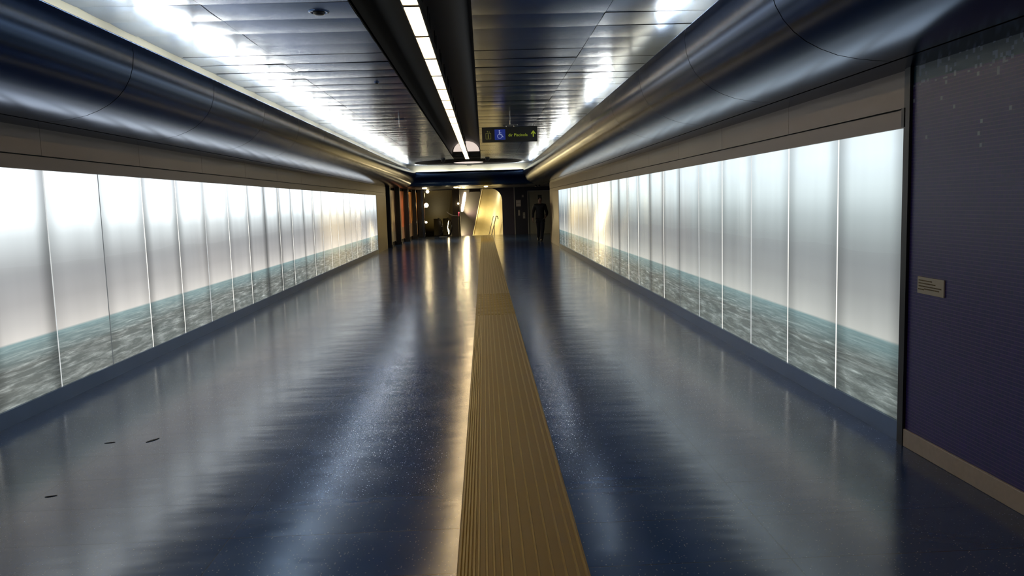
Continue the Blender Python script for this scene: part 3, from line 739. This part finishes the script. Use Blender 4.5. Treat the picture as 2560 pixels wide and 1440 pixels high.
b = MB(); b.box(-1.42, -1.17, YF-.3, YF+.3, -1.0, -.992); b.build('comb_plate', M['steel'], t)
# handrails of the gold stair
t = empty('stair_handrail', hp(.33, YF, -1), 'dark double handrail with hooked end dropping into the gold vault', 'handrail')
for x in (.29, .378):
    p = Vector((x, YF-.02, -.412))
    pts = [p+D*k for k in (4, 2, .6, 0)]
    if x > .3: pts += [p+Vector((.03, -.02, .002)), p+Vector((.05, -.03, -.03)), p+Vector((.056, -.03, -.09))]
    b = MB(); b.tube(pts, .010 if x < .3 else .013, 8); b.build('rail', M['black'], t, smooth=True)
b = MB()
for k in (.5, 1.3, 2.2):
    p = Vector((.378, YF, -.412))+D*k; b.tube([p, p-Vector((0, 0, .55))], .008, 8)
build_each(b, 'post', M['black'], t)

# poster bays on the left after the lit wall
px = lambda Y: -3.388+.054*Y
YS = [19.45, 20.9, 22.4, 23.9, 25.1]
po = []
for i, (c1, c2) in enumerate((((.26, .17, .07), (.10, .06, .03)), ((.26, .06, .02), (.10, .03, .01)), ((.36, .14, .03), (.14, .04, .012)), ((.46, .18, .03), (.26, .085, .015)))):
    tt = NT('orange poster print %d' % i)
    g = tt.n('ShaderNodeNewGeometry'); mp = tt.n('ShaderNodeMapping', i_Vector=g.outputs['Position']); mp.inputs['Scale'].default_value = (1, 1.2, .8)
    nz = tt.n('ShaderNodeTexNoise', i_Vector=mp.outputs[0], i_Scale=1.6, i_Detail=3.0)
    bs = tt.n('ShaderNodeBsdfPrincipled', i_Roughness=.35)
    sxz = tt.n('ShaderNodeSeparateXYZ', i_0=g.outputs['Position'])
    low = tt.math('LESS_THAN', sxz.outputs[2], .55+.1*i)
    cc = tt.mix(tt.ramp(nz.outputs[0], [(.4, 0.0), (.6, 1.0)]), c2, c1)
    cc = tt.mix(tt.math('MULTIPLY', low, .75), cc, (.07, .055, .03))
    tt.link(cc, bs.inputs['Base Color']); tt.link(cc, bs.inputs['Emission Color']); bs.inputs['Emission Strength'].default_value = .8  # warm light falling on the posters is put in as emission
    po.append(tt.done(bs.outputs[0]))
for i, Y in enumerate(YS):
    X = px(Y)+.02
    t = empty('dark_pilaster', hp(X, Y, -1), 'black floor-to-ceiling pilaster, %s along the poster wall' % ORD[i], 'pilaster', 'black pilasters between the posters')
    b = MB(); b.box(X-.06, X+.06, Y-.07, Y+.07, -1, .472); b.build('shaft', M['black'], t, bevel=.01)
    b = MB(); b.box(X-.075, X+.075, Y-.085, Y+.085, -1, -.93); b.build('foot', M['black'], t)
    if i < 4:
        Y2 = YS[i+1]
        ya, yb = Y+.12, Y2-.12; xa_, xb_ = px(ya)-.05, px(yb)-.05
        nm = ['pale brown', 'red and brown', 'orange and tan', 'bright orange'][i]
        t = empty('glow_poster', hp((xa_+xb_)/2, (ya+yb)/2, -1), '%s glowing poster, %s along the dark pilaster wall' % (nm, ORD[i]), 'poster', 'glowing posters on the left of the far hall')
        b = MB(); b.prism([(xa_, ya, -.90), (xb_, yb, -.90), (xb_, yb, .40), (xa_, ya, .40)], (-.02, 0, 0)); b.build('print', po[i], t)
        b = MB(); b.prism([(xa_-.02, ya-.04, -1.0), (xb_-.02, yb+.04, -1.0), (xb_-.02, yb+.04, .47), (xa_-.02, ya-.04, .47)], (-.03, 0, 0)); b.build('frame', M['vault'], t)

# ---------------------------------------------------------------- the person walking towards the camera
def skin(name, verts, edges, radii, mat, parent, root=0, sub=2):
    me = bpy.data.meshes.new(name); me.from_pydata(verts, edges, []); o = bpy.data.objects.new(name, me); col.objects.link(o); o.parent = parent
    md = o.modifiers.new('skin', 'SKIN'); md.use_smooth_shade = True
    for k, r in enumerate(radii):
        sv = me.skin_vertices[0].data[k]; sv.radius = (r, r) if not isinstance(r, tuple) else r; sv.use_root = (k == root)
    md2 = o.modifiers.new('sub', 'SUBSURF'); md2.levels = sub; md2.render_levels = sub
    me.materials.append(mat); return o
PX, PY = 1.42, 20.25
pt = empty('person', hp(PX, PY, -1), 'person in dark clothes walking by the end of the right-hand wall', 'person')
M['skin'] = pm('skin', (.30, .17, .12), .5); M['coat'] = pm('black jacket', (.012, .012, .013), .7, bump=.3, bscale=30); M['jeans'] = pm('dark trousers', (.012, .014, .020), .8); M['hair'] = pm('dark hair', (.010, .008, .006), .6); M['shoe'] = pm('black shoes', (.01, .01, .01), .5)
V_ = []; E_ = []; R = []
def add(p, r, link=None):
    V_.append(p); R.append(r)
    if link is not None: E_.append((link, len(V_)-1))
    return len(V_)-1
pel = add((0, 0, .95), (.150, .11)); wa = add((0, .0, 1.10), (.135, .10), pel); ch = add((.0, .0, 1.30), (.165, .115), wa); up = add((0, .01, 1.43), (.13, .09), ch)
nk = add((.005, .0, 1.50), .058, up); hd1 = add((.008, -.015, 1.575), (.066, .078), nk); hd2 = add((.01, -.015, 1.655), (.074, .092), hd1); hd3 = add((.01, -.005, 1.715), (.050, .065), hd2)
nose = add((.01, -.112, 1.615), .012, hd2)
for s in (-1, 1):
    sh = add((s*.185, .01, 1.405), .062, up)
    if s < 0: pts = [((-.235, .02, 1.26), .052), ((-.275, .03, 1.12), .046), ((-.285, -.02, 1.0), .038), ((-.290, -.06, .88), .028)]
    else: pts = [((.235, .03, 1.26), .052), ((.275, .06, 1.12), .048), ((.255, -.04, 1.03), .038), ((.215, -.13, .97), .028)]
    k = sh
    for q, r in pts: k = add(q, r, k)
    w0 = Vector(V_[k]); dirv = (w0-Vector(V_[k-1])).normalized()
    palm = add(tuple(w0+dirv*.05), (.036, .018), k)
    side = Vector((0, 1, 0)) if s < 0 else Vector((.3, .9, .2)); side.normalize(); inn = Vector((-s, 0, 0))
    for j, L in enumerate((.068, .078, .074, .058)):
        o_ = side*(.026-.0175*j)
        a = add(tuple(w0+dirv*.085+o_), .0095, palm); a = add(tuple(w0+dirv*(.085+L*.5)+o_+inn*.008), .0088, a); add(tuple(w0+dirv*(.085+L*.92)+o_+inn*.028), .0072, a)
    a = add(tuple(w0+dirv*.04-side*.034+inn*.01), .011, palm); add(tuple(w0+dirv*.078-side*.046+inn*.02), .009, a)
# legs: right one (image right) planted ahead, left one trailing with its heel up
hipL = add((-.085, 0, .88), .092, pel); kL = add((-.055, .02, .50), .062, hipL); aL = add((-.065, .26, .16), .032, kL); tL = add((-.07, .20, .06), .016, aL)
hipR = add((.085, 0, .88), .092, pel); kR = add((.075, -.10, .49), .062, hipR); aR = add((.03, -.17, .09), .030, kR); tR = add((.02, -.28, .04), .014, aR)
body = skin('body', V_, E_, R, M['skin'], pt)
def sub_skin(name, pts, edges, radii, mat, sub=2): return skin(name, pts, edges, radii, mat, pt, 0, sub)
# jacket with sleeves
jv = [(0, 0, .93), (0, 0, 1.10), (0, 0, 1.30), (0, .01, 1.43), (-.19, .01, 1.41), (-.238, .02, 1.26), (-.278, .03, 1.12), (-.287, -.02, 1.0), (-.289, -.05, .915), (.19, .01, 1.41), (.238, .03, 1.26), (.280, .06, 1.12), (.258, -.04, 1.03), (.225, -.115, .985), (0, .0, .84), (.003, .0, 1.50)]
je = [(0, 1), (1, 2), (2, 3), (3, 4), (4, 5), (5, 6), (6, 7), (7, 8), (3, 9), (9, 10), (10, 11), (11, 12), (12, 13), (0, 14), (3, 15)]
jr = [(.195, .14), (.175, .13), (.195, .14), (.155, .11), .082, .070, .064, .056, .046, .082, .070, .066, .056, .046, (.19, .135), .075]
sub_skin('jacket', jv, je, jr, M['coat'])
tv = [(0, 0, .93), (-.085, 0, .86), (-.07, .01, .68), (-.055, .02, .50), (-.06, .14, .33), (-.066, .262, .13), (.085, 0, .86), (.08, -.05, .68), (.075, -.10, .49), (.05, -.135, .30), (.03, -.168, .06)]
te = [(0, 1), (1, 2), (2, 3), (3, 4), (4, 5), (0, 6), (6, 7), (7, 8), (8, 9), (9, 10)]
sub_skin('trousers', tv, te, [(.16, .12), .112, .105, .090, .078, .066, .120, .105, .090, .078, .066], M['jeans'])
sub_skin('shoe', [(-.065, .265, .14), (-.067, .25, .10), (-.07, .17, .045), (-.07, .11, .04)], [(0, 1), (1, 2), (2, 3)], [.048, .052, .046, .034], M['shoe'])
sub_skin('shoe', [(.03, -.15, .09), (.03, -.16, .055), (.022, -.25, .045), (.018, -.34, .035)], [(0, 1), (1, 2), (2, 3)], [.048, .050, .044, .032], M['shoe'])
sub_skin('hair', [(.01, .03, 1.735), (.01, .055, 1.67), (.01, .05, 1.60), (.01, -.03, 1.745)], [(0, 1), (1, 2), (0, 3)], [(.075, .075), (.078, .062), (.062, .04), (.062, .05)], M['hair'])
for s in (-1, 1):
    b = MB(False); cx, cy, cz = PX*S+.01+s*.030, PY*S-.100, 1.640
    n = 8; b.lathe(cx, cy, [(.012*math.sin(math.pi*k/n)+.0003, cz+.009*math.cos(math.pi*k/n)) for k in range(n+1)], 12); b.build('eye', M['white'], pt, smooth=True)
    b = MB(False); b.tube([(PX*S+.01+s*.072, PY*S-.02, 1.60), (PX*S+.01+s*.082, PY*S-.01, 1.63), (PX*S+.01+s*.078, PY*S-.015, 1.665)], [.008, .013, .010], 8); b.build('ear', M['skin'], pt, smooth=True)
b = MB(False); b.box(PX*S+.01-.024, PX*S+.01+.024, PY*S-.104, PY*S-.085, 1.572, 1.582); b.build('mouth', M['red'] if False else M['ink'], pt, bevel=.003)
